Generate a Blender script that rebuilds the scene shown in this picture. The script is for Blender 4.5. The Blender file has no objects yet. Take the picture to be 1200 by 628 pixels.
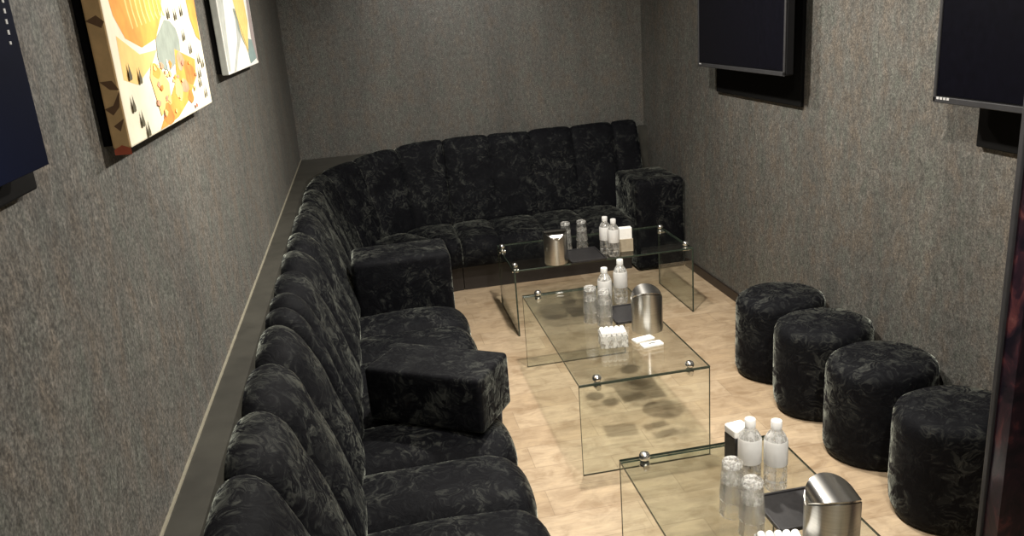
import bpy, bmesh, math, random
from mathutils import Vector, Matrix
S = bpy.context.scene
C = S.collection
random.seed(7)

# ------------------------------------------------------------------ camera
F_PX = 960.0; CX, CY = 600.0, 314.0; CAM_H = 1.93
def cam_axes():
    D = Vector((412.0-CX, 28.0-CY, F_PX)); B = Vector((512.0-CX, 28.0-7.9-CY, F_PX))
    fw = D.normalized(); n = D.cross(B).normalized()
    if n.y > 0: n = -n
    rt = fw.cross(n)
    if rt.x < 0: rt = -rt
    return rt, fw, n                       # world X, Y, Z in camera frame (x right, y down, z forward)
wx, wy, wz = cam_axes()
cr = Vector((wx.x, wy.x, wz.x)); cd = Vector((wx.y, wy.y, wz.y)); cf = Vector((wx.z, wy.z, wz.z))
cam_data = bpy.data.cameras.new('camera'); cam = bpy.data.objects.new('camera', cam_data); C.objects.link(cam)
m = Matrix.Identity(4)
for i in range(3):
    m[i][0] = cr[i]; m[i][1] = -cd[i]; m[i][2] = -cf[i]
m[2][3] = CAM_H
cam.matrix_world = m
cam_data.sensor_width = 36; cam_data.lens = F_PX/1200*36; cam_data.clip_start = 0.02
S.camera = cam

# ------------------------------------------------------------------ world, lights, exposure
w = bpy.data.worlds.new('world'); S.world = w; w.use_nodes = True
w.node_tree.nodes['Background'].inputs[0].default_value = (0.5, 0.5, 0.5, 1)
w.node_tree.nodes['Background'].inputs[1].default_value = 0.01
S.view_settings.view_transform = 'Standard'; S.view_settings.look = 'None'
S.view_settings.gamma = 1; S.view_settings.use_curve_mapping = False
S.view_settings.exposure = 0.30
S.cycles.use_denoising = True
S.cycles.transparent_max_bounces = 48
S.cycles.max_bounces = 14; S.cycles.transmission_bounces = 12
CEIL = 2.72
def lamp(name, loc, power, size, col=(1, .86, .68), target=None, cone=None, blend=.6):
    if cone:
        l = bpy.data.lights.new(name, 'SPOT'); l.spot_size = math.radians(cone); l.spot_blend = blend; l.shadow_soft_size = size
    else:
        l = bpy.data.lights.new(name, 'AREA'); l.shape = 'DISK'; l.size = size
    l.energy = power; l.color = col
    o = bpy.data.objects.new(name, l); C.objects.link(o); o.location = loc
    d = (Vector(target) - Vector(loc)) if target else Vector((0, 0, -1))
    o.rotation_euler = d.to_track_quat('-Z', 'Y').to_euler()
    return o
WARM = (1, .94, .85)
lamp('ceiling_lamp', (0.95, 3.55, CEIL-.03), 58, .11, WARM)
lamp('ceiling_lamp', (1.0, 4.25, CEIL-.03), 23, .11, WARM)
lamp('table_fill_light', (0.9, 0.75, CEIL-.05), 135, .06, WARM, (1.08, 2.6, .45), 46, .9)  # added unseen spot that brightens the bottle labels
lamp('back_wall_fill', (0.75, 5.75, CEIL-.03), 40, .10, (1, .97, .93), (0.8, 6.5, 2.0), 120, .8)  # added unseen light to lift the back wall's brightness
lamp('ceiling_lamp', (0.95, 1.9, CEIL-.03), 44, .11, WARM)
lamp('ceiling_lamp', (0.7, 0.1, CEIL-.03), 16, .11, WARM)  # added fill above the camera for the partition's front face
lamp('picture_lamp', (0.55, 1.75, CEIL-.05), 100, .05, (1, .92, .8), (-.5, 2.5, 1.95), 50, .9)

# ------------------------------------------------------------------ materials
def new_mat(name):
    mt = bpy.data.materials.new(name); mt.use_nodes = True
    nt = mt.node_tree; return mt, nt, nt.nodes['Principled BSDF']
def N(nt, t, **kw):
    n = nt.nodes.new(t)
    for k, v in kw.items(): setattr(n, k, v)
    return n
def ramp(nt, src, stops, interp='LINEAR'):
    r = N(nt, 'ShaderNodeValToRGB'); r.color_ramp.interpolation = interp
    e = r.color_ramp.elements
    while len(e) < len(stops): e.new(.5)
    for i, (p, c) in enumerate(stops):
        e[i].position = p; e[i].color = (*c, 1) if len(c) == 3 else c
    nt.links.new(src, r.inputs[0]); return r.outputs[0]
def coords(nt, scale=(1, 1, 1), rot=(0, 0, 0), kind='Object'):
    tc = N(nt, 'ShaderNodeTexCoord'); mp = N(nt, 'ShaderNodeMapping')
    mp.inputs['Scale'].default_value = scale; mp.inputs['Rotation'].default_value = rot
    nt.links.new(tc.outputs[kind], mp.inputs[0]); return mp.outputs[0]
def noise(nt, vec, scale, detail=4, rough=.55, dist=0):
    n = N(nt, 'ShaderNodeTexNoise'); n.inputs['Scale'].default_value = scale; n.inputs['Detail'].default_value = detail
    n.inputs['Roughness'].default_value = rough; n.inputs['Distortion'].default_value = dist
    nt.links.new(vec, n.inputs['Vector']); return n.outputs['Fac']
def mixc(nt, fac, a, b, mode='MIX'):
    x = N(nt, 'ShaderNodeMix', data_type='RGBA', blend_type=mode)
    for v, i in ((fac, 0), (a, 6), (b, 7)):
        if hasattr(v, 'is_linked'): nt.links.new(v, x.inputs[i])
        else: x.inputs[i].default_value = v if i == 0 else (*v, 1)
    return x.outputs[2]
def bump(nt, bs, h, strength=.3, dist=.005):
    b = N(nt, 'ShaderNodeBump'); b.inputs['Strength'].default_value = strength; b.inputs['Distance'].default_value = dist
    nt.links.new(h, b.inputs['Height']); nt.links.new(b.outputs[0], bs.inputs['Normal'])
def plain(name, col, rough=.6, metal=0, spec=.5, var=.12, nscale=30, bstr=0, bdist=.001):
    mt, nt, bs = new_mat(name)
    c = coords(nt); f = noise(nt, c, nscale, 3)
    lo = tuple(x*(1-var) for x in col); hi = tuple(min(1, x*(1+var)) for x in col)
    nt.links.new(ramp(nt, f, [(.3, lo), (.7, hi)]), bs.inputs['Base Color'])
    bs.inputs['Roughness'].default_value = rough; bs.inputs['Metallic'].default_value = metal
    bs.inputs['Specular IOR Level'].default_value = spec
    if bstr: bump(nt, bs, f, bstr, bdist)
    return mt

def wallpaper():
    mt, nt, bs = new_mat('textured_wallpaper')
    v1 = coords(nt, (1, 1, .55)); v2 = coords(nt, (1, 1, 1)); v3 = coords(nt, (1, 1, .25))
    fine = noise(nt, v2, 150, 3, .7); streak = noise(nt, v1, 60, 5, .7, .6); big = noise(nt, v3, 3.2, 4, .6, .5)
    tint = noise(nt, v1, 14, 3, .6)
    base = ramp(nt, streak, [(.32, (.066, .064, .058)), (.48, (.098, .095, .087)), (.60, (.122, .118, .109)), (.74, (.175, .170, .158))])
    spk = ramp(nt, fine, [(.36, (.5, .5, .5)), (.5, (.95, .95, .95)), (.66, (1.6, 1.58, 1.54))])
    col = mixc(nt, 1.0, base, spk, 'MULTIPLY')
    tc = ramp(nt, tint, [(.35, (.95, 1.02, 1.0)), (.5, (1, 1, 1)), (.66, (1.08, .99, .92))])
    col = mixc(nt, 1.0, col, tc, 'MULTIPLY')
    bc = ramp(nt, big, [(.3, (.82, .82, .82)), (.7, (1.14, 1.13, 1.1))])
    col = mixc(nt, 1.0, col, bc, 'MULTIPLY')
    nt.links.new(col, bs.inputs['Base Color']); bs.inputs['Roughness'].default_value = .62
    bs.inputs['Specular IOR Level'].default_value = .35
    bump(nt, bs, streak, .5, .003)
    return mt
def velvet():
    mt, nt, bs = new_mat('crushed_velvet')
    v = coords(nt); 
    n0 = N(nt, 'ShaderNodeTexNoise'); n0.inputs['Scale'].default_value = 9; nt.links.new(v, n0.inputs['Vector'])
    add = N(nt, 'ShaderNodeMix', data_type='VECTOR'); add.inputs[0].default_value = .12
    nt.links.new(v, add.inputs[4]); nt.links.new(n0.outputs['Color'], add.inputs[5])
    vor = N(nt, 'ShaderNodeTexVoronoi', feature='F1'); vor.inputs['Scale'].default_value = 24
    nt.links.new(add.outputs[1], vor.inputs['Vector'])
    sep = N(nt, 'ShaderNodeSeparateColor'); nt.links.new(vor.outputs['Color'], sep.inputs[0])
    shard = noise(nt, add.outputs[1], 17, 4, .62, 3.0)
    patch = noise(nt, v, 4.5, 3, .55, .6)
    s1 = ramp(nt, shard, [(.47, (0, 0, 0)), (.60, (1, 1, 1))])
    s2 = ramp(nt, sep.outputs[0], [(.45, (.0, .0, .0)), (.95, (1, 1, 1))])
    k = mixc(nt, .45, s1, s2, 'MIX')
    p = ramp(nt, patch, [(.36, (.25, .25, .25)), (.62, (1, 1, 1))])
    k = mixc(nt, 1.0, k, p, 'MULTIPLY')
    col = ramp(nt, k, [(.0, (.0016, .0018, .0030)), (.3, (.004, .0045, .006)), (1, (.040, .042, .038))])
    nt.links.new(col, bs.inputs['Base Color'])
    bs.inputs['Roughness'].default_value = .75; bs.inputs['Specular IOR Level'].default_value = .12
    bs.inputs['Sheen Weight'].default_value = 1.0; bs.inputs['Sheen Roughness'].default_value = .3
    st = ramp(nt, k, [(0, (.018, .019, .026)), (.55, (.62, .66, .57))])
    nt.links.new(st, bs.inputs['Sheen Tint'])
    bump(nt, bs, shard, .45, .006)
    return mt
def floor_mat():
    mt, nt, bs = new_mat('wood_plank_floor')
    v = coords(nt, (1, 1, 1))
    br = N(nt, 'ShaderNodeTexBrick'); nt.links.new(v, br.inputs['Vector'])
    br.offset = .37; br.inputs['Scale'].default_value = 1; br.inputs['Brick Width'].default_value = .55
    br.inputs['Row Height'].default_value = .185; br.inputs['Mortar Size'].default_value = .0018; br.inputs['Mortar Smooth'].default_value = .3
    br.inputs['Color1'].default_value = (.38, .285, .188, 1); br.inputs['Color2'].default_value = (.46, .36, .25, 1)
    br.inputs['Mortar'].default_value = (.30, .225, .15, 1)
    g = noise(nt, coords(nt, (2.2, 16, 1)), 3.0, 6, .65, 1.2)
    cloud = noise(nt, coords(nt, (2.4, 3.4, 1)), 3.2, 5, .65, .8)
    col = mixc(nt, 1.0, br.outputs['Color'], ramp(nt, g, [(.3, (.86, .84, .81)), (.55, (1.01, 1.0, .98)), (.75, (1.11, 1.11, 1.10))]), 'MULTIPLY')
    col = mixc(nt, 1.0, col, ramp(nt, cloud, [(.34, (.78, .74, .69)), (.5, (1, 1, 1)), (.64, (1.14, 1.14, 1.12))]), 'MULTIPLY')
    nt.links.new(col, bs.inputs['Base Color']); bs.inputs['Roughness'].default_value = .42
    bs.inputs['Specular IOR Level'].default_value = .4
    bump(nt, bs, g, .08, .002)
    return mt
def brushed(name, col=(.60, .59, .565), rough=.30, axis='Z'):
    mt, nt, bs = new_mat(name)
    sc = (3, 3, 220) if axis == 'Z' else (220, 3, 3)
    f = noise(nt, coords(nt, sc), 3, 3, .6)
    nt.links.new(ramp(nt, f, [(.3, tuple(c*.86 for c in col)), (.7, tuple(c*1.08 for c in col))]), bs.inputs['Base Color'])
    bs.inputs['Metallic'].default_value = 1; bs.inputs['Roughness'].default_value = rough
    tg = N(nt, 'ShaderNodeTangent', direction_type='RADIAL', axis=axis); nt.links.new(tg.outputs[0], bs.inputs['Tangent'])
    bs.inputs['Anisotropic'].default_value = .85; bs.inputs['Anisotropic Rotation'].default_value = .25
    return mt
def sheet_glass(name, tint, gloss=1.0, ior=1.5):
    mt = bpy.data.materials.new(name); mt.use_nodes = True; nt = mt.node_tree; nt.nodes.clear()
    out = N(nt, 'ShaderNodeOutputMaterial'); tr = N(nt, 'ShaderNodeBsdfTransparent'); gl = N(nt, 'ShaderNodeBsdfGlossy')
    f = noise(nt, coords(nt), 2.0, 2)
    nt.links.new(ramp(nt, f, [(.3, tuple(t*.985 for t in tint)), (.7, tint)]), tr.inputs[0])
    gl.inputs['Roughness'].default_value = .01; gl.inputs[0].default_value = (gloss, gloss, gloss, 1)
    fr = N(nt, 'ShaderNodeFresnel'); 
    gm = N(nt, 'ShaderNodeNewGeometry'); mr = N(nt, 'ShaderNodeMapRange'); nt.links.new(gm.outputs['Backfacing'], mr.inputs[0])
    mr.inputs[3].default_value = ior; mr.inputs[4].default_value = 1/ior; nt.links.new(mr.outputs[0], fr.inputs['IOR'])
    mx = N(nt, 'ShaderNodeMixShader'); nt.links.new(fr.outputs[0], mx.inputs[0])
    nt.links.new(tr.outputs[0], mx.inputs[1]); nt.links.new(gl.outputs[0], mx.inputs[2]); nt.links.new(mx.outputs[0], out.inputs[0])
    return mt
def hazy_glass(name, tint=(.93, .94, .92), haze=.10, rim=.55):
    mt = bpy.data.materials.new(name); mt.use_nodes = True; nt = mt.node_tree; nt.nodes.clear()
    out = N(nt, 'ShaderNodeOutputMaterial'); tr = N(nt, 'ShaderNodeBsdfTransparent'); tr.inputs[0].default_value = (*tint, 1)
    gl = N(nt, 'ShaderNodeBsdfGlossy'); gl.inputs['Roughness'].default_value = .12
    df = N(nt, 'ShaderNodeBsdfDiffuse'); tl = N(nt, 'ShaderNodeBsdfTranslucent')
    f = noise(nt, coords(nt, (1, 1, .5)), 60, 3); lw = N(nt, 'ShaderNodeLayerWeight'); lw.inputs[0].default_value = .5
    white = ramp(nt, f, [(.3, (.75, .75, .73)), (.7, (.95, .95, .93))])
    for s_ in (df, tl): nt.links.new(white, s_.inputs[0])
    a = N(nt, 'ShaderNodeMixShader'); a.inputs[0].default_value = .5; nt.links.new(df.outputs[0], a.inputs[1]); nt.links.new(tl.outputs[0], a.inputs[2])
    b = N(nt, 'ShaderNodeMixShader'); b.inputs[0].default_value = .55; nt.links.new(a.outputs[0], b.inputs[1]); nt.links.new(gl.outputs[0], b.inputs[2])
    pw = N(nt, 'ShaderNodeMath', operation='POWER'); nt.links.new(lw.outputs['Facing'], pw.inputs[0]); pw.inputs[1].default_value = 2.2
    mr = N(nt, 'ShaderNodeMapRange'); nt.links.new(pw.outputs[0], mr.inputs[0]); mr.inputs[3].default_value = haze; mr.inputs[4].default_value = rim
    c = N(nt, 'ShaderNodeMixShader'); nt.links.new(mr.outputs[0], c.inputs[0]); nt.links.new(tr.outputs[0], c.inputs[1]); nt.links.new(b.outputs[0], c.inputs[2])
    nt.links.new(c.outputs[0], out.inputs[0]); return mt
def mixed_glass(name, white, ior):
    mt = bpy.data.materials.new(name); mt.use_nodes = True; nt = mt.node_tree; nt.nodes.clear()
    out = N(nt, 'ShaderNodeOutputMaterial'); tr = N(nt, 'ShaderNodeBsdfTransparent'); tr.inputs[0].default_value = (.97, .97, .96, 1)
    gs = N(nt, 'ShaderNodeBsdfGlass'); gs.inputs['IOR'].default_value = ior; gs.inputs['Roughness'].default_value = .02
    df = N(nt, 'ShaderNodeBsdfDiffuse'); tl = N(nt, 'ShaderNodeBsdfTranslucent'); gl = N(nt, 'ShaderNodeBsdfGlossy'); gl.inputs['Roughness'].default_value = .18
    f = noise(nt, coords(nt, (1, 1, .5)), 70, 3)
    w_ = ramp(nt, f, [(.35, (.7, .7, .68)), (.65, (.98, .98, .96))])
    for s_ in (df, tl): nt.links.new(w_, s_.inputs[0])
    def mx(fac, p, q):
        m_ = N(nt, 'ShaderNodeMixShader')
        if hasattr(fac, 'is_linked'): nt.links.new(fac, m_.inputs[0])
        else: m_.inputs[0].default_value = fac
        nt.links.new(p, m_.inputs[1]); nt.links.new(q, m_.inputs[2]); return m_.outputs[0]
    clear = mx(.45, tr.outputs[0], gs.outputs[0])
    lit = mx(.30, mx(.5, df.outputs[0], tl.outputs[0]), gl.outputs[0])
    k = ramp(nt, f, [(.46, (white*.35,)*3), (.56, (min(1, white*1.8),)*3)])  # on tumblers and bottles these white patches stand in for glints
    nt.links.new(mx(k, clear, lit), out.inputs[0]); return mt
def milky(name, col):
    mt = bpy.data.materials.new(name); mt.use_nodes = True; nt = mt.node_tree; bs = nt.nodes['Principled BSDF']
    out = nt.nodes['Material Output']; tl = N(nt, 'ShaderNodeBsdfTranslucent'); m_ = N(nt, 'ShaderNodeMixShader'); m_.inputs[0].default_value = .45
    f = noise(nt, coords(nt), 40, 2); c_ = ramp(nt, f, [(.3, tuple(x*.96 for x in col)), (.7, col)])
    nt.links.new(c_, bs.inputs['Base Color']); nt.links.new(c_, tl.inputs[0]); bs.inputs['Roughness'].default_value = .4
    nt.links.new(bs.outputs[0], m_.inputs[1]); nt.links.new(tl.outputs[0], m_.inputs[2]); nt.links.new(m_.outputs[0], out.inputs[0]); return mt
def clear_glass(name, ior=1.45, col=(1, 1, 1), rough=0.0):
    mt, nt, bs = new_mat(name)
    f = noise(nt, coords(nt), 20, 2)
    nt.links.new(ramp(nt, f, [(0, tuple(c*.97 for c in col)), (1, col)]), bs.inputs['Base Color'])
    bs.inputs['Transmission Weight'].default_value = 1; bs.inputs['IOR'].default_value = ior; bs.inputs['Roughness'].default_value = rough
    return mt
def marble():
    mt, nt, bs = new_mat('dark_burgundy_marble')
    v = coords(nt, (1, 1, .6))
    a = noise(nt, v, 15, 6, .7, 1.6); b = noise(nt, v, 2.2, 4, .6, .6)
    c1 = ramp(nt, a, [(.40, (.006, .005, .010)), (.56, (.024, .011, .018)), (.66, (.085, .028, .030)), (.8, (.18, .09, .08))])
    col = mixc(nt, 1.0, c1, ramp(nt, b, [(.35, (.3, .3, .35)), (.65, (1.2, 1.1, 1.1))]), 'MULTIPLY')
    nt.links.new(col, bs.inputs['Base Color']); bs.inputs['Roughness'].default_value = .3
    return mt
M = dict(
    wall=wallpaper(), velvet=velvet(), floor=floor_mat(), marble=marble(),
    ceiling=plain('painted_ceiling', (.10, .09, .08), .8),
    ledge=plain('dull_olive_ledge', (.044, .042, .034), .5, var=.25, nscale=9, bstr=.1, bdist=.002),
    joint=plain('pale_joint_strip', (.27, .25, .19), .5),
    skirting=plain('dark_brown_skirting', (.022, .015, .012), .4),
    plinth=plain('black_plinth', (.020, .016, .014), .5),
    black=plain('black_plastic', (.005, .005, .006), .5, spec=.25),
    screen=plain('dark_screen', (.0022, .0022, .0045), .35, spec=.12, var=.2),
    navy=plain('navy_screen', (.0018, .0035, .014), .6, spec=.03, var=.3, nscale=4),
    bezel=plain('grey_bezel', (.028, .028, .030), .45),
    silver=plain('silver_print', (.5, .5, .5), .4),
    glass=sheet_glass('pale_green_glass', (.945, .965, .95)),
    edge=plain('glass_edge_green', (.034, .046, .034), .15, var=.3, nscale=60),
    chrome=plain('polished_chrome', (.92, .91, .88), .22, metal=1, var=.03),
    steel=brushed('brushed_steel'), lidsteel=brushed('brushed_lid_steel', axis='X', rough=.26),
    tumbler=mixed_glass('clear_tumbler_glass', .08, 1.5), thick=mixed_glass('thick_tumbler_base', .42, 1.5), water=mixed_glass('water_bottle_plastic', .22, 1.33), glare_band=mixed_glass('bottle_glare_and_band', .72, 1.33), frosted=mixed_glass('frosted_acrylic', .6, 1.4),
    label=milky('white_label', (.97, .97, .96)), cap=milky('white_cap', (.98, .98, .97)),
    greyprint=plain('grey_print', (.18, .18, .17), .6),
    tray=plain('black_tray_surface', (.018, .017, .018), .5, var=.3, nscale=80),
    beige=plain('beige_card', (.34, .29, .21), .6),
    paper=plain('white_paper', (.85, .85, .82), .7, var=.04, nscale=60, bstr=.15),
    acrylic=sheet_glass('clear_acrylic', (.86, .87, .84)),
    tan=plain('tan_canvas_side', (.62, .42, .20), .8), brown=plain('brown_leaf_paint', (.16, .09, .045), .8),
    cream=plain('cream_paint', (.86, .80, .62), .8, var=.08, nscale=12),
    orange=plain('amber_paint', (.80, .34, .06), .8, var=.2, nscale=14), orange2=plain('orange_paint', (.74, .22, .04), .8, var=.25, nscale=22),
    paley=plain('pale_yellow_paint', (.84, .56, .20), .8, var=.12, nscale=14), pink=plain('coral_paint', (.62, .30, .18), .8, var=.3, nscale=30),
    teal=plain('grey_teal_paint', (.26, .30, .26), .8), tealb=plain('blue_green_paint', (.22, .30, .29), .8), dgreen=plain('dark_mark_paint', (.10, .09, .05), .8),
    white=plain('white_paint', (.80, .79, .74), .8, var=.05), yellow=plain('yellow_paint', (.80, .58, .20), .8), mauve=plain('mauve_grey_paint', (.33, .28, .27), .8),
    lgrey=plain('light_grey_paint', (.46, .48, .44), .8), red=plain('red_paint', (.45, .10, .05), .8), backing=plain('black_backing', (.003, .003, .003), .8, spec=.1),
)

# ------------------------------------------------------------------ helpers
def link(name, bm, mats, parent=None, smooth=False, loc=None):
    me = bpy.data.meshes.new(name); 
    bmesh.ops.recalc_face_normals(bm, faces=bm.faces)
    bm.to_mesh(me); bm.free()
    if not isinstance(mats, (list, tuple)): mats = [mats]
    for x in mats: me.materials.append(x)
    o = bpy.data.objects.new(name, me); C.objects.link(o)
    if smooth:
        for p in me.polygons: p.use_smooth = True
        if smooth != True:
            try:
                md = o.modifiers.new('edges', 'EDGE_SPLIT'); md.split_angle = math.radians(smooth)
            except Exception: pass
    if parent: o.parent = parent
    if loc: o.location = loc
    return o
def box(bm, c, s, bev=0, seg=2, rot=None, mat=0):
    r = bmesh.ops.create_cube(bm, size=1); vs = r['verts']
    bmesh.ops.scale(bm, vec=s, verts=vs)
    es = list({e for v in vs for e in v.link_edges})
    if bev:
        rr = bmesh.ops.bevel(bm, geom=es, offset=bev, segments=seg, affect='EDGES', profile=.5)
        vs = list({v for f in rr['faces'] for v in f.verts} | {v for v in vs if v.is_valid})
    if rot is not None: bmesh.ops.rotate(bm, verts=vs, cent=(0, 0, 0), matrix=rot)
    bmesh.ops.translate(bm, vec=c, verts=vs)
    if mat:
        for f in {f for v in vs for f in v.link_faces}: f.material_index = mat
    return vs
def bx(x0, x1, y0, y1, z0, z1, bev=0, bm=None, seg=2):
    bm = bm or bmesh.new(); box(bm, ((x0+x1)/2, (y0+y1)/2, (z0+z1)/2), (x1-x0, y1-y0, z1-z0), bev, seg); return bm
def lathe(bm, prof, seg=32, cx=0, cy=0, cz=0, mat=0, close=False):
    rings = []
    for r, z in prof:
        if r < 1e-6: rings.append([bm.verts.new((cx, cy, cz+z))])
        else: rings.append([bm.verts.new((cx+r*math.cos(2*math.pi*i/seg), cy+r*math.sin(2*math.pi*i/seg), cz+z)) for i in range(seg)])
    pairs = list(zip(rings, rings[1:]))
    if close: pairs.append((rings[-1], rings[0]))
    for a, b in pairs:
        for i in range(seg):
            j = (i+1) % seg
            if len(a) == 1 and len(b) == 1: continue
            if len(a) == 1: f = bm.faces.new((a[0], b[i], b[j]))
            elif len(b) == 1: f = bm.faces.new((a[i], a[j], b[0]))
            else: f = bm.faces.new((a[i], a[j], b[j], b[i]))
            f.material_index = mat
    return bm
def rod(bm, p0, p1, r, seg=12, mat=0):
    p0, p1 = Vector(p0), Vector(p1); d = p1-p0
    mt = d.to_track_quat('Z', 'Y').to_matrix().to_4x4(); mt.translation = (p0+p1)/2
    g = bmesh.ops.create_cone(bm, cap_ends=True, segments=seg, radius1=r, radius2=r, depth=d.length, matrix=mt)
    for f in {f for v in g['verts'] for f in v.link_faces}: f.material_index = mat
def thing(name, label, cat, loc=(0, 0, 0), rz=0, group=None):
    o = bpy.data.objects.new(name, None); C.objects.link(o); o.location = loc; o.rotation_euler = (0, 0, rz)
    o.empty_display_size = .1; tag(o, label, cat, group); return o
def tag(o, label, cat, group=None):
    o['label'] = label; o['category'] = cat
    if group: o['group'] = group
    return o
def struct(name, bm, mt, smooth=False):
    o = link(name, bm, mt, smooth=smooth); o['kind'] = 'structure'; return o
def dup(root, loc, rz, label, group=None):
    r = root.copy(); C.objects.link(r); r.location = loc; r.rotation_euler = (0, 0, rz); r['label'] = label
    if group: r['group'] = group
    for ch in list(root.children):
        c = ch.copy(); C.objects.link(c); c.parent = r
        for g in ch.children:
            d = g.copy(); C.objects.link(d); d.parent = c
    return r

# ------------------------------------------------------------------ the room
XL, XR, YB, YF = -.518, 2.257, 6.5, -1.0
T = .1
struct('floor', bx(XL-T, XR+T, YF-T, YB+T, -.1, 0), M['floor'])
struct('ceiling', bx(XL-T, XR+T, YF-T, YB+T, CEIL, CEIL+.1), M['ceiling'])
struct('wall_left', bx(XL-T, XL, YF, YB, 0, CEIL), M['wall'])
struct('wall_right', bx(XR, XR+T, YF, YB, 0, CEIL), M['wall'])
struct('wall_back', bx(XL-T, XR+T, YB, YB+T, 0, CEIL), M['wall'])
struct('wall_front', bx(XL-T, XR+T, YF-T, YF, 0, CEIL), M['wall'])
struct('baseboard_right', bx(XR-.014, XR, 1.57, 5.6, 0, .065, .003), M['skirting'])
# partition beside the camera: marble-clad pier with a slim metal edge
PX = 1.356
o = struct('wall_partition', bx(PX+.001, XR, 1.450, 1.494, 0, CEIL), M['marble'])
o = struct('trim_3', bx(PX-.006, PX+.010, 1.4945, 1.508, 0, CEIL, .002), M['bezel'])

# ------------------------------------------------------------------ sofa paths
RX, RY, RR = .57, 5.41, 1.0      # centre of the corner arc and its rear radius
XREAR, YREAR = RX-RR, RY+RR      # -0.43, 6.41
def path(s):
    """s = distance along the rear line: left run (s = y), arc, back run"""
    if s <= RY: return Vector((XREAR, s)), Vector((1, 0)), 0.0
    L = math.pi/2*RR
    if s <= RY+L:
        a = (s-RY)/RR; p = Vector((RX-RR*math.cos(a), RY+RR*math.sin(a))); n = Vector((RX, RY))-p
        return p, n.normalized(), (s-RY)/L
    return Vector((RX+s-RY-L, YREAR)), Vector((0, -1)), 1.0
ARC = math.pi/2*RR
BACK0 = RY+ARC                   # s where the back run starts (x = RX)
def sback(x): return BACK0+x-RX
def smooth_profile(pts, n):
    """Catmull-Rom through (d, z, weight) points"""
    out = []
    for i in range(len(pts)-1):
        p0 = pts[max(0, i-1)]; p1 = pts[i]; p2 = pts[i+1]; p3 = pts[min(len(pts)-1, i+2)]
        for k in range(n):
            t = k/n
            out.append(tuple(.5*((2*p1[j])+(-p0[j]+p2[j])*t+(2*p0[j]-5*p1[j]+4*p2[j]-p3[j])*t*t+(-p0[j]+3*p1[j]-3*p2[j]+p3[j])*t**3) for j in range(3)))
    out.append(pts[-1]); return out
def sweep(name, seams, prof, puff, parent, zlift=0.0, sub=9, closed_pts=(), wob=0.004, flat=2.6):
    bm = bmesh.new(); pr = smooth_profile(prof, 4); n1 = len(pr)
    full = pr + [(d, z, 0) for d, z in closed_pts]
    nrm = []
    for i in range(len(full)):
        a = full[max(0, i-1)]; b = full[min(len(full)-1, i+1)]
        t = Vector((b[0]-a[0], b[1]-a[1])); t = t.normalized() if t.length > 1e-6 else Vector((1, 0))
        nrm.append(Vector((-t.y, t.x)))
    rows = []; ss = []
    for a, b in zip(seams, seams[1:]):
        ph = random.random()*6
        for k in range(sub+1):
            if k == 0 and ss: continue
            e = k/sub; u = .5-.5*math.cos(math.pi*e); u = .5*u+.5*e
            wgt = max(0, 1-abs(2*u-1)**flat)**.55
            ss.append((a+(b-a)*u, wgt, ph))
    for s, wgt, ph in ss:
        p, n, lf = path(s); row = []
        for i, (d, z, q) in enumerate(full):
            h = puff*wgt*max(0, q) + (wob*math.sin(9*s+ph+i*.7)*wgt*max(0, q))
            dd = d+nrm[i].x*h; zz = z+nrm[i].y*h+zlift*lf*min(1, max(0, (z-.35)/.5))
            xy = p+n*dd; row.append(bm.verts.new((xy.x, xy.y, zz)))
        rows.append(row)
    m_ = len(full)
    for r0, r1 in zip(rows, rows[1:]):
        for i in range(m_): 
            j = (i+1) % m_; bm.faces.new((r0[i], r1[i], r1[j], r0[j]))
    bm.faces.new(rows[0]); bm.faces.new(list(reversed(rows[-1])))
    return link(name, bm, M['velvet'], parent, smooth=50)
# profile points (d from rear line, z, puff weight)
BACKP = [(.0, .80, 0), (.0, .895, .55), (.035, .915, 1), (.085, .885, 1), (.125, .80, .95), (.165, .69, .9), (.205, .58, .85), (.245, .46, .7), (.262, .41, .3)]
BACKC = [(.262, .36), (.0, .36)]
SEATP = [(.20, .375, .3), (.25, .388, .8), (.45, .392, 1), (.65, .390, 1), (.75, .378, 1), (.795, .335, .9), (.803, .28, .6), (.798, .23, .3), (.79, .20, 0)]
SEATC = [(.20, .20)]
def plinth(name, seams, parent):
    bm = bmesh.new(); rows = []
    for s in seams:
        p, n, _ = path(s)
        rows.append([bm.verts.new((*(p+n*d), z)) for d, z in ((.03, .0), (.70, .0), (.70, .205), (.03, .205))])
    for a, b in zip(rows, rows[1:]):
        for i in range(4): bm.faces.new((a[i], b[i], b[(i+1) % 4], a[(i+1) % 4]))
    bm.faces.new(rows[0]); bm.faces.new(list(reversed(rows[-1])))
    return link(name, bm, M['plinth'], parent)
def frange(a, b, n): return [a+(b-a)*i/n for i in range(n+1)]
def armrest(c, size, rz, name='armrest', parent=None, bev=.035):
    bm = bmesh.new(); box(bm, (0, 0, 0), size, bev, 4)
    bmesh.ops.subdivide_edges(bm, edges=[e for e in bm.edges if e.calc_length() > .1], cuts=3, use_grid_fill=True)
    o = link(name, bm, M['velvet'], parent, smooth=True); o.location = c; o.rotation_euler = (0, 0, rz)
    return o
# near left module
t = thing('sofa_module', 'nearest black crushed velvet sofa section along the left wall, with wide padded channels', 'sofa', (0, 0, 0), group=None)
sweep('backrest', [2.82-.335*k for k in range(6, -1, -1)]+[2.972], BACKP, .052, t, closed_pts=BACKC)
sweep('seat', [2.972-.347*k for k in range(6, -1, -1)], SEATP, .055, t, closed_pts=SEATC)
plinth('plinth', [.9, 2.97], t)
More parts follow.
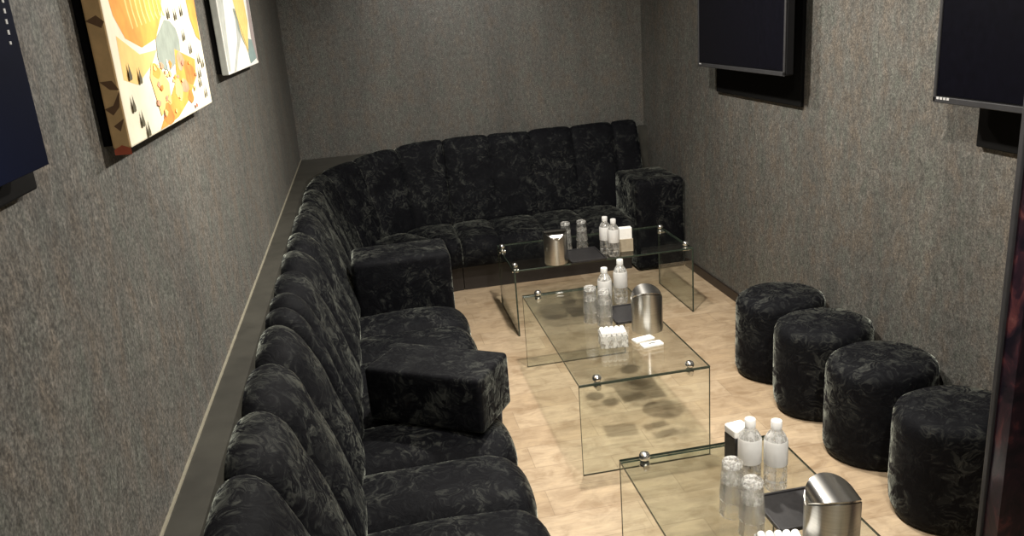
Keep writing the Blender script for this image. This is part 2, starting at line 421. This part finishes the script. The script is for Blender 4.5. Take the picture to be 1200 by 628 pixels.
# middle left module with armrest at the far end
t = thing('sofa_module', 'black velvet sofa section halfway along the left wall, closed by a square armrest', 'sofa')
sweep('backrest', [2.98, 3.155, 3.49, 3.825, 4.16, 4.63], BACKP, .052, t, closed_pts=BACKC)
sweep('seat', frange(2.982, 4.275, 4), SEATP, .055, t, closed_pts=SEATC)
plinth('plinth', [2.98, 4.62], t)
armrest((.10, 4.46, .40), (.54, .345, .62), 0, parent=t)
# corner module
t = thing('corner_sofa_module', 'curved black velvet corner sofa section with fanned channels, joining left and back runs', 'sofa')
sweep('backrest', [4.636, 5.02, RY]+frange(RY, BACK0, 4)[1:], BACKP, .024, t, flat=5, zlift=.095, closed_pts=BACKC, sub=12)
sweep('seat', [4.645, 5.03, RY]+frange(RY, BACK0, 3)[1:], SEATP, .036, t, closed_pts=SEATC, sub=12)
plinth('plinth', [4.65]+frange(RY, BACK0, 12), t)
# back module
t = thing('sofa_module', 'long black velvet sofa against the back wall, with a boxy armrest at its right end', 'sofa')
sweep('backrest', [BACK0+.004, sback(.93), sback(1.26), sback(1.60), sback(1.94), sback(2.14)], BACKP, .018, t, flat=6, zlift=.095, closed_pts=BACKC)
sweep('seat', [BACK0+.004, sback(.85), sback(1.2), sback(1.53), sback(1.868)], SEATP, .026, t, closed_pts=SEATC)
plinth('plinth', [sback(.575), sback(1.86)], t)
armrest((2.058, 5.85, .345), (.375, .52, .68), 0, parent=t)
# loose padded block
o = armrest((0.155, 2.925, .566), (.49, .27, .22), math.radians(-33), name='armrest_block', bev=.018)
tag(o, 'loose black velvet armrest block lying askew across the left sofa seat', 'armrest')

# ledge behind the sofas
def ledge():
    bm = bmesh.new(); e = .006
    pts = [(XL, .6), (XL, YB), (XR, YB), (XR, YREAR+e)]
    for i in range(17):
        a = math.pi/2*(1-i/16); pts.append((RX-(RR+e)*math.cos(a), RY+(RR+e)*math.sin(a)))
    pts.append((XREAR-e, .6))
    lo = [bm.verts.new((x, y, 0)) for x, y in pts]; hi = [bm.verts.new((x, y, .957)) for x, y in pts]
    bm.faces.new(lo); bm.faces.new(hi)
    for i in range(len(pts)):
        j = (i+1) % len(pts); bm.faces.new((lo[i], lo[j], hi[j], hi[i]))
    return bm
struct('trim_1', ledge(), M['ledge'])
struct('trim_2', bx(XL, XL+.006, .6, YB, .957, .962), M['joint'])

# ------------------------------------------------------------------ stools
def stool_mesh():
    bm = bmesh.new(); prof = [(0, 0), (.17, 0), (.192, .012), (.203, .05), (.206, .12), (.206, .36), (.204, .395), (.194, .422), (.168, .440), (.11, .449), (.05, .452), (0, .453)]
    lathe(bm, prof, 56)
    for v in bm.verts:                      # upholstered: faint lumps
        a = math.atan2(v.co.y, v.co.x); k = 1+.010*math.sin(3*a+v.co.z*9)+.006*math.sin(5*a-v.co.z*14)
        v.co.x *= k*1.12; v.co.y *= k*.965
    return bm
st_spots = [(2.002, 3.705, 'farthest of the four round black velvet stools by the right wall, nearest the back sofa'),
            (2.000, 3.285, 'round black velvet stool second from the back sofa along the right wall'),
            (2.002, 2.84, 'round black velvet stool standing just behind the nearest one, by the right wall'),
            (2.0, 2.375, 'nearest round black velvet stool, partly hidden behind the dark marble partition')]
stool = link('round_stool', stool_mesh(), M['velvet'], smooth=60)
for i, (x, y, lb) in enumerate(st_spots):
    o = stool if i == 0 else stool.copy()
    if i: C.objects.link(o)
    o.location = (x, y, 0); o.rotation_euler = (0, 0, math.pi*(i % 2))
    tag(o, lb, 'stool', 'round stools along the right wall')

# ------------------------------------------------------------------ glass tables
def slab(name, s, parent, loc):
    bm = bmesh.new(); box(bm, (0, 0, 0), s, .0015, 1)
    ax = min(range(3), key=lambda i: s[i])
    for f in bm.faces:
        f.normal_update(); f.material_index = 0 if abs(f.normal[ax]) > .9 else 1
    o = link(name, bm, [M['glass'], M['edge']], parent); o.location = loc; return o
def clamp(parent, x, y, axis):
    bm = bmesh.new()
    lathe(bm, [(0, .026), (.008, .0255), (.015, .022), (.019, .015), (.020, .008), (.018, .001), (0, .001)], 20, 0, 0, 0)   # dome above the top
    lathe(bm, [(0, -.011), (.015, -.011), (.018, -.017), (.018, -.026), (.013, -.034), (0, -.036)], 20, 0, 0, 0)
    if axis == 'x': rod(bm, (-.021, 0, -.026), (.021, 0, -.026), .012)
    else: rod(bm, (0, -.021, -.026), (0, .021, -.026), .012)
    o = link('corner_clamp', bm, M['chrome'], parent, smooth=50); o.location = (x, y, .43)
    return o
def table(x0, x1, y0, y1, axis, label):
    cx, cy = (x0+x1)/2, (y0+y1)/2
    t = thing('glass_coffee_table', label, 'table', (cx, cy, 0), group='clear glass coffee tables')
    w_, d_ = x1-x0, y1-y0
    slab('tabletop', (w_, d_, .010), t, (0, 0, .425))
    for s in (-1, 1):
        if axis == 'x':
            slab('glass_leg', (.010, d_, .4195), t, (s*(w_/2-.006), 0, .20975))
            for q in (-1, 1): clamp(t, s*(w_/2-.022), q*(d_/2-.08), 'x')
        else:
            slab('glass_leg', (w_, .010, .4195), t, (0, s*(d_/2-.006), .20975))
            for q in (-1, 1): clamp(t, q*(w_/2-.085), s*(d_/2-.022), 'y')
    return t
table(.775, 1.93, 4.675, 5.29, 'x', 'farthest clear glass coffee table, set crosswise in front of the back sofa')
table(.735, 1.315, 3.015, 4.215, 'y', 'middle clear glass coffee table, seen whole, with slab glass legs at both ends')
table(.715, 1.295, 1.21, 2.41, 'y', 'nearest clear glass coffee table, cut off by the bottom of the photo')
TT = .4305

# ------------------------------------------------------------------ steel bins with arched swing lids
def make_bin():
    R, HB = .069, .150
    t = thing('steel_table_bin', 'x', 'bin'); t.scale = (1.07, 1.07, 1.07)
    bm = bmesh.new(); n = 64
    zt = lambda a, r=R: HB + math.sqrt(max(0, R*R-(r*math.sin(a))**2))*.58
    rings = []
    for rr, kind in ((R*.97, 0), (R, .004), (R, 'top'), (R*.955, 'top'), (R*.955, .05)):
        rings.append([bm.verts.new((rr*math.cos(2*math.pi*i/n), rr*math.sin(2*math.pi*i/n), zt(2*math.pi*i/n)-.004 if kind == 'top' else kind)) for i in range(n)])
    for a, b in zip(rings, rings[1:]):
        for i in range(n): bm.faces.new((a[i], a[(i+1) % n], b[(i+1) % n], b[i]))
    bm.faces.new(rings[0]); bm.faces.new(rings[-1])
    link('bin_body', bm, M['steel'], t, smooth=40)
    # barrel lid: axis along x, clipped to the circle
    bm = bmesh.new(); grid = {}; nv, nu = 20, 10
    top, bot = [], []
    for j in range(nv+1):
        ang = -math.pi/2+math.pi*j/nv; y = R*.975*math.sin(ang); z = HB+R*.58*math.cos(ang)
        hw = math.sqrt(max(0, (R*.985)**2-y*y)); 
        top.append([bm.verts.new((hw*(-1+2*i/nu), y, z+.004)) for i in range(nu+1)])
        bot.append([bm.verts.new((hw*(-1+2*i/nu), y*.97, z-.001)) for i in range(nu+1)])
    for g in (top, bot):
        for j in range(nv):
            for i in range(nu): bm.faces.new((g[j][i], g[j][i+1], g[j+1][i+1], g[j+1][i]))
    for j in range(nv):
        for i in (0, nu): bm.faces.new((top[j][i], top[j+1][i], bot[j+1][i], bot[j][i]))
    for i in range(nu):
        for j in (0, nv): bm.faces.new((top[j][i], top[j][i+1], bot[j][i+1], bot[j][i]))
    bmesh.ops.remove_doubles(bm, verts=bm.verts, dist=.0002)
    link('swing_lid', bm, M['lidsteel'], t, smooth=40)
    return t
b0 = make_bin()
b0.location = (1.057, 4.735, TT); b0.rotation_euler = (0, 0, math.radians(-4)); b0['label'] = 'brushed steel table bin on the farthest glass table, left of the glasses'
G = 'steel bins, one on each glass table'; b0['group'] = G
dup(b0, (1.207, 3.50, TT), math.radians(78), 'brushed steel table bin with arched lid on the middle glass table', G)
dup(b0, (1.122, 1.765, TT), math.radians(80), 'brushed steel table bin on the nearest glass table, at the bottom of the photo', G)

# ------------------------------------------------------------------ bottles
def make_bottle():
    t = thing('water_bottle', 'x', 'bottle'); t.scale = (1.1, 1.1, 1.1)
    bm = bmesh.new()
    lathe(bm, [(0, .004), (.020, .002), (.029, .0), (.0325, .006), (.0325, .030), (.0315, .034), (.0325, .038), (.0325, .056), (.0315, .060), (.0325, .064), (.0325, .146),
               (.031, .156), (.026, .170), (.018, .182), (.0135, .190), (.0135, .196), (0, .196)], 28)
    bands = [f for f in bm.faces if f.calc_center_median().z > .140 or abs(f.calc_center_median().z-.034) < .004]  # shoulder whitened to paint in its glare; the low groove band shares it
    for f in bands: f.material_index = 1
    link('bottle_body', bm, [M['water'], M['glare_band']], t, smooth=50)
    bm = bmesh.new()
    lathe(bm, [(.0330, .082), (.0334, .083), (.0334, .148), (.0315, .158), (.0312, .157), (.0330, .147)], 28, close=True)
    link('paper_label', bm, M['label'], t, smooth=50)
    bm = bmesh.new(); lathe(bm, [(0, .1965), (.0150, .190), (.0155, .192), (.0155, .212), (.0145, .215), (0, .2155)], 24)
    link('bottle_cap', bm, M['cap'], t, smooth=50)
    return t
bt = make_bottle(); bt.location = (1.132, 2.10, TT); bt['label'] = 'white-capped water bottle on the nearest glass table, rightmost there, behind the black tray'
GB = 'small water bottles on the tables'; bt['group'] = GB
for x, y, lb in [(1.062, 2.135, 'white-capped water bottle on the nearest glass table, between the carton and another bottle'),
                 (1.205, 3.90, 'white-capped water bottle standing upright behind the steel bin on the middle table'),
                 (1.09, 3.80, 'water bottle on the middle table, mostly hidden behind the upturned glasses'),
                 (1.395, 4.80, 'water bottle on the farthest glass table, left one of the close pair'),
                 (1.425, 4.72, 'water bottle on the farthest glass table, right one of the close pair')]:
    dup(bt, (x, y, TT), random.random()*6, lb, GB)

# ------------------------------------------------------------------ tumblers, upside down in stacks of two
def tumbler_mesh():
    bm = bmesh.new()
    lathe(bm, [(.0365, 0), (.0375, .002), (.0345, .060), (.0310, .112), (.0300, .126), (.027, .130), (0, .130), (0, .114), (.0265, .112), (.0290, .104), (.0318, .060), (.0350, .002)], 28, close=False)
    bm.verts.ensure_lookup_table()
    # join the mouth: last ring to first ring
    a = [v for v in bm.verts if abs(v.co.z) < 1e-6]; b = [v for v in bm.verts if abs(v.co.z-.002) < 1e-6 and math.hypot(v.co.x, v.co.y) < .0355]
    ang = lambda v: math.atan2(v.co.y, v.co.x) % (2*math.pi-1e-4)
    a.sort(key=ang); b.sort(key=ang)
    for i in range(len(a)): bm.faces.new((a[i], a[(i+1) % len(a)], b[(i+1) % len(b)], b[i]))
    return bm
tb = tumbler_mesh()
for v in tb.verts:                                   # shallow facets around the glass
    a = math.atan2(v.co.y, v.co.x); k = 1+.035*math.cos(7*a)*(1 if v.co.z < .09 else .3); v.co.x *= k; v.co.y *= k
for f in tb.faces:
    if f.calc_center_median().z > .1105 or f.calc_center_median().z < .0015: f.material_index = 1  # base and mouth in whiter glass, their bright rings painted in
gl0 = link('tumbler', tb, [M['tumbler'], M['thick']], smooth=50); first = True
GT = 'upturned drinking glasses on the tables'
stacks = [(.945, 2.01, 'in the left stack on the nearest glass table'), (.955, 1.90, 'in the stack nearest the camera, beside the steel bin'),
          (.985, 3.70, 'in the left stack on the middle glass table'), (1.035, 3.625, 'in the right stack on the middle glass table'),
          (1.185, 4.985, 'in the left stack on the farthest glass table'), (1.292, 4.985, 'in the right stack on the farthest glass table')]
for x, y, lb in stacks:
    for k in range(2):
        o = gl0 if first else gl0.copy()
        if not first: C.objects.link(o)
        first = False
        o.location = (x, y, TT+k*.052); tag(o, ('upper' if k else 'lower')+' upturned clear glass '+lb, 'glass', GT)

# ------------------------------------------------------------------ trays
def tray(x0, x1, y0, y1, label):
    bm = bmesh.new(); w_, d_ = x1-x0, y1-y0
    box(bm, (0, 0, .004), (w_, d_, .008), .002, 2)
    for s in (-1, 1):
        box(bm, (s*(w_/2-.004), 0, .009), (.008, d_, .010), .002, 2); box(bm, (0, s*(d_/2-.004), .009), (w_, .008, .010), .002, 2)
    o = link('serving_tray', bm, M['tray'], loc=((x0+x1)/2, (y0+y1)/2, TT)); tag(o, label, 'tray', 'black trays on the tables')
tray(1.03, 1.26, 1.875, 2.06, 'flat black tray on the nearest glass table, beside the steel bin')
tray(1.085, 1.28, 3.60, 3.835, 'flat black tray behind the steel bin on the middle glass table')
tray(1.135, 1.36, 4.66, 4.93, 'flat black tray in front of the glasses on the farthest table')

# ------------------------------------------------------------------ cartons
def rbox(name, s, c, mt, parent, bev=.002):
    bm = bmesh.new(); box(bm, (0, 0, 0), s, bev, 2); o = link(name, bm, mt, parent); o.location = c; return o
t = thing('tissue_carton', 'tall carton with a black lettered side and white top, behind bottles on nearest table', 'carton', (1.066, 2.228, TT), math.radians(8))
rbox('carton_box', (.062, .062, .135), (0, 0, .0675), M['tray'], t)
rbox('white_top', (.064, .064, .030), (0, 0, .150), M['paper'], t, .006)
bm = bmesh.new()
for zc, wd in ((.100, .030), (.088, .022), (.076, .030), (.060, .012), (.048, .024)):
    box(bm, (0, -.0315, zc), (wd, .001, .005)); box(bm, (.0, -.0315, zc-.004), (.006, .001, .006))
link('printed_mark', bm, M['silver'], t)
t = thing('napkin_holder', 'beige block holder with upright white napkins on the farthest glass table', 'napkin holder', (1.525, 4.80, TT), math.radians(-6))
rbox('holder_body', (.088, .06, .082), (0, 0, .041), M['beige'], t)
rbox('napkins', (.080, .045, .075), (0, 0, .115), M['paper'], t, .004)

# ------------------------------------------------------------------ rolled towel boxes
def towel_box(loc, rz, label):
    t = thing('towel_box', label, 'holder', loc, rz, 'frosted boxes of rolled towels')
    bm = bmesh.new(); W, D, Hh, th = .125, .095, .058, .003
    box(bm, (0, 0, th/2), (W, D, th))
    for s in (-1, 1):
        box(bm, (s*(W/2-th/2), 0, Hh/2+th/2), (th, D, Hh-th)); box(bm, (0, s*(D/2-th/2), Hh/2+th/2), (W-2*th, th, Hh-th))
    link('frosted_box', bm, M['frosted'], t)
    for row in range(1, 3):
        for k in range(5):
            bm = bmesh.new(); x = -.047+k*.0235
            rod(bm, (x, -.040, 0), (x, .040, 0), .0112, 14)
            bmesh.ops.bevel(bm, geom=[e for e in bm.edges if len(e.link_faces) == 2 and e.calc_face_angle(0) > 1], offset=.002, segments=2, affect='EDGES')
            o = link('rolled_towel', bm, M['paper'], t, smooth=40); o.location = (0, 0, .018+row*.0226)
    return t
towel_box((1.00, 3.385, TT), math.radians(-8), 'frosted box of rolled white towels on the middle glass table')
towel_box((.975, 1.765, TT), math.radians(-12), 'frosted box of rolled white towels at the bottom edge of the photo')

# ------------------------------------------------------------------ wipe packets
def packet(loc, rz, tilt, label, mark):
    t = thing('wipe_packet', label, 'packet', loc, rz)
    bm = bmesh.new(); box(bm, (0, 0, 0), (.10, .046, .012), .003, 2, Matrix.Rotation(tilt, 3, 'Y'))
    link('wrapper', bm, M['paper'], t, smooth=50)
    if mark:
        bm = bmesh.new(); box(bm, (.004, 0, .0063), (.026, .014, .0006)); box(bm, (-.012, .0, .0063), (.006, .018, .0006)); link('printed_mark', bm, M['greyprint'], t)
packet((1.142, 3.375, TT+.0066), math.radians(14), 0, 'plain white wipe packet on the middle glass table, the one nearer the bin', False)
packet((1.158, 3.305, TT+.0066), math.radians(6), 0, 'white wipe packet with a small dark printed mark, nearest the middle table end', True)

# ------------------------------------------------------------------ televisions
def tv(name, loc, W_, H_, th, face, label, plate, swivel=0, logo=True):
    """face = -1 looks to -x, +1 looks to +x; loc = centre of the bottom edge of the screen front"""
    t = thing(name, label, 'television', loc, swivel)
    s = face
    bm = bmesh.new(); box(bm, (-s*th/2, 0, H_/2), (th, W_, H_), .006, 2); link('casing', bm, M['black'] if face < 0 else M['navy'], t)
    rbox('screen', (.003, W_-(.03 if s < 0 else .006), H_-(.04 if s < 0 else .006)), (s*.0012, 0, H_/2+(.004 if s < 0 else 0)), M['navy'] if face > 0 else M['screen'], t, .0008)
    bm = bmesh.new(); b = .014
    for zc, hh in ((b/2+.001, b+.008), (H_-b/2, b)): box(bm, (s*.004, 0, zc), (.008, W_, hh), .002, 1)
    for q in (-1, 1): box(bm, (s*.004, q*(W_/2-b/2), H_/2), (.008, b, H_), .002, 1)
    if face < 0: link('bezel', bm, M['bezel'], t)
    else: bm.free()
    # wall plate and arm
    px, py0, py1, pz0, pz1 = plate
    bm = bmesh.new(); box(bm, (px-loc[0], (py0+py1)/2-loc[1], (pz0+pz1)/2-loc[2]), (.02, py1-py0, pz1-pz0), .004, 2)
    o = link('wall_plate', bm, M['backing'], t)
    bm = bmesh.new(); xa, xb = sorted((px-loc[0], -s*th)); box(bm, ((xa+xb)/2, 0, H_/2), (xb-xa, .16, .2), .004, 1)
    link('wall_arm', bm, M['black'], t)
    return t
t = tv('television', (2.10, 4.432, 1.518), 1.087, .63, .045, -1, 'black flat television with thin grey bezel, over the stools, nearer the back sofa', (2.245, 3.975, 5.02, 1.342, 2.12))
bm = bmesh.new(); box(bm, (-.0085, .505, .014), (.001, .03, .006)); link('logo_mark', bm, M['silver'], t)
t = tv('television', (2.10, 2.227, 1.492), 1.087, .63, .045, -1, 'black flat television above the nearest stool, its near side hidden by the partition', (2.245, 1.72, 2.70, 1.317, 2.10))
bm = bmesh.new()
for k in range(4): box(bm, (-.0085, .515-.018*k, .014), (.001, .013, .009))
link('logo_mark', bm, M['silver'], t)
t = tv('wall_screen', (-.448, .90, 1.770), .72, .62, .035, 1, 'dark navy wall screen with tiny pale lettering, cut by the left photo edge', (XL+.012, .52, 1.335, 1.728, 2.3))
for k in range(5):
    bm = bmesh.new(); box(bm, (.0032, .325+.0022*k, .170+.0135*k), (.001, .006, .006 if k else .004)); link('letter', bm, M['silver'], t)

# ------------------------------------------------------------------ pictures (patches of paint on box canvases, y = along wall, z = up)
def canvas(name, y0, y1, z0, z1, th, base, side, patches, sidepatch, label):
    X0 = XL+.020; kk = (abs(X0)-th)/.486
    sc = lambda q: (q[0]*kk, CAM_H+(q[1]-CAM_H)*kk)
    y0, z0 = sc((y0, z0)); y1, z1 = sc((y1, z1))
    patches = [(m_, [sc(q) for q in pl]) for m_, pl in patches]; sidepatch = [(m_, [(q[0], sc(q)[1]) for q in pl]) for m_, pl in sidepatch]
    bm = bmesh.new(); xf = X0+th
    box(bm, (X0+th/2, (y0+y1)/2, (z0+z1)/2), (th, y1-y0, z1-z0), .004, 2)
    for f in bm.faces:
        f.normal_update(); f.material_index = 0 if f.normal.x > .7 else 1
    mats = [base, side]; lay = 0
    for mt, poly in patches:
        if mt not in mats: mats.append(mt)
        lay += 1; x = xf+.0002+.00008*lay
        if len(poly) >= 3:
            f = bm.faces.new([bm.verts.new((x, min(max(a, y0+.005), y1-.005), min(max(b, z0+.005), z1-.005))) for a, b in poly]); f.material_index = mats.index(mt)
    for mt, poly in sidepatch:
        if mt not in mats: mats.append(mt)
        f = bm.faces.new([bm.verts.new((X0+a*th, y0-.0004, b)) for a, b in poly]); f.material_index = mats.index(mt)
    me = bpy.data.meshes.new('canvas_print'); bm.to_mesh(me); bm.free()
    for x in mats: me.materials.append(x)
    t = thing(name, label, 'picture'); o = bpy.data.objects.new('canvas_print', me); C.objects.link(o); o.parent = t
    link('backing_frame', bx(XL+.0005, X0, y0+.012, y1-.03, z0+.006, z1-.02, .001), M['backing'], t)
    return t
def blob(cy, cz, ry, rz, n=14, amp=.2, seed=1):
    r = random.Random(seed); k = [r.random()*6 for _ in range(3)]
    return [(cy+ry*math.cos(2*math.pi*i/n)*(1+amp*math.sin(3*2*math.pi*i/n+k[0])), cz+rz*math.sin(2*math.pi*i/n)*(1+amp*math.sin(2*2*math.pi*i/n+k[1]))) for i in range(n)]
P = []
ora = [(1.87, 2.40), (1.90, 2.016), (1.91, 1.984), (1.97, 1.937), (2.101, 1.914), (2.263, 1.932), (2.374, 1.989), (2.443, 2.06), (2.40, 2.2), (2.2, 2.38)]
P.append((M['paley'], [(1.90, 1.943), (2.067, 1.90), (2.246, 1.905), (2.168, 1.873), (1.997, 1.836), (1.89, 1.853)]))
P.append((M['orange'], ora))
for k in range(9):                                   # wood-grain like strokes
    y = 2.02+.045*k; P.append((M['paley'], [(y, 2.05), (y+.012, 1.99), (y+.03, 1.955+.004*k), (y+.038, 1.958+.004*k), (y+.02, 2.0), (y+.014, 2.05)]))
P.append((M['orange'], [(2.70, 2.35), (2.758, 2.037), (2.767, 1.985), (2.819, 1.93), (2.88, 1.915), (2.90, 2.044), (2.90, 2.35)]))
P.append((M['teal'], [(2.33, 1.955), (2.393, 1.978), (2.46, 1.975), (2.524, 1.955), (2.545, 1.925), (2.531, 1.895), (2.456, 1.867), (2.36, 1.850), (2.295, 1.854), (2.245, 1.872), (2.238, 1.889), (2.257, 1.932)]))
P.append((M['orange'], [(2.454, 1.901), (2.582, 1.883), (2.726, 1.863), (2.692, 1.811), (2.523, 1.758), (2.35, 1.728), (2.20, 1.714), (2.123, 1.716), (2.264, 1.771), (2.417, 1.827)]))
P.append((M['paley'], [(2.16, 1.879), (2.252, 1.856), (2.311, 1.82), (2.294, 1.769), (2.159, 1.750), (2.139, 1.795), (2.117, 1.845)]))
P.append((M['orange2'], blob(2.60, 1.83, .075, .034, seed=3))); P.append((M['orange2'], blob(2.24, 1.745, .055, .026, seed=5)))
P.append((M['pink'], blob(2.50, 1.868, .050, .024, seed=8))); P.append((M['pink'], blob(2.50, 1.80, .050, .022, seed=9))); P.append((M['orange'], blob(2.19, 1.856, .040, .018, seed=11)))
P.append((M['paley'], blob(2.41, 1.80, .045, .032, seed=12))); P.append((M['orange2'], blob(2.56, 1.765, .04, .016, seed=19)))
P.append((M['cream'], blob(2.33, 1.862, .012, .015, seed=13)))
rr = random.Random(4)
for k in range(26):
    P.append((rr.choice([M['orange2'], M['paley'], M['pink'], M['orange']]), blob(2.14+rr.random()*.55, 1.745+rr.random()*.13, .010+.010*rr.random(), .004+.006*rr.random(), 8, .3, k)))
for y, z in [(1.934, 1.862), (2.015, 1.849), (1.912, 1.796), (1.961, 1.759), (1.996, 1.732), (2.448, 1.993), (2.54, 1.99), (2.636, 2.002), (2.606, 1.933), (2.674, 1.895), (2.777, 1.861), (2.83, 1.846), (2.731, 1.793), (2.795, 1.756), (2.75, 1.82)]:
    P.append((M['dgreen'], [(y, z+.026), (y+.006, z+.012), (y+.014, z-.002), (y+.012, z-.010), (y, z-.013), (y-.011, z-.010), (y-.011, z), (y-.005, z+.012)]))
P.append((M['red'], blob(2.60, 1.735, .014, .006, seed=3)))
SP = [(M['brown'], [(0.02, 1.975), (.75, 1.960), (.95, 1.972), (.6, 1.985)]), (M['brown'], [(0.05, 1.855), (.5, 1.838), (.98, 1.836), (.7, 1.856)]), (M['brown'], [(0.02, 1.800), (.5, 1.806), (.98, 1.836), (.8, 1.802), (.4, 1.786)]),
      (M['brown'], [(.3, 1.764), (.9, 1.778), (.6, 1.752)]), (M['red'], [(.05, 1.704), (.95, 1.703), (.95, 1.716), (.5, 1.724), (.05, 1.715)])]
canvas('canvas_picture', 1.845, 2.90, 1.716, 2.45, .036, M['cream'], M['tan'], P, SP, 'large amber and cream abstract canvas with small dark drops, on left wall')
Q = [(M['lgrey'], [(3.33, 2.45), (3.39, 1.79), (3.47, 1.785), (3.60, 1.90), (3.62, 2.1), (3.50, 2.45)]),
     (M['white'], [(3.44, 1.785), (3.52, 1.783), (3.70, 1.92), (3.70, 2.1), (3.56, 2.1)]),
     (M['lgrey'], [(3.846, 2.021), (3.935, 1.919), (3.72, 1.84), (3.60, 1.776), (3.53, 1.781), (3.771, 1.898)]),
     (M['teal'], [(3.79, 2.03), (3.85, 2.03), (4.06, 1.86), (3.98, 1.885), (3.86, 1.94)]),
     (M['tealb'], [(4.15, 1.902), (4.30, 1.893), (4.38, 1.804), (4.106, 1.788), (4.08, 1.836)]),
     (M['mauve'], [(4.36, 2.2), (4.42, 2.2), (4.43, 1.787), (4.38, 1.800), (4.28, 1.905), (4.30, 2.0)]),
     (M['yellow'], [(3.83, 2.3), (3.84, 2.066), (3.93, 1.93), (4.08, 1.837), (4.25, 1.98), (4.22, 2.077), (4.20, 2.3)]),
     (M['dgreen'], [(3.845, 2.02), (3.855, 2.02), (4.09, 1.850), (4.075, 1.850)])]
canvas('canvas_picture', 3.38, 4.44, 1.777, 2.45, .026, M['white'], M['lgrey'], Q, [], 'smaller-looking canvas with yellow wedge on white and grey, deeper along left wall')
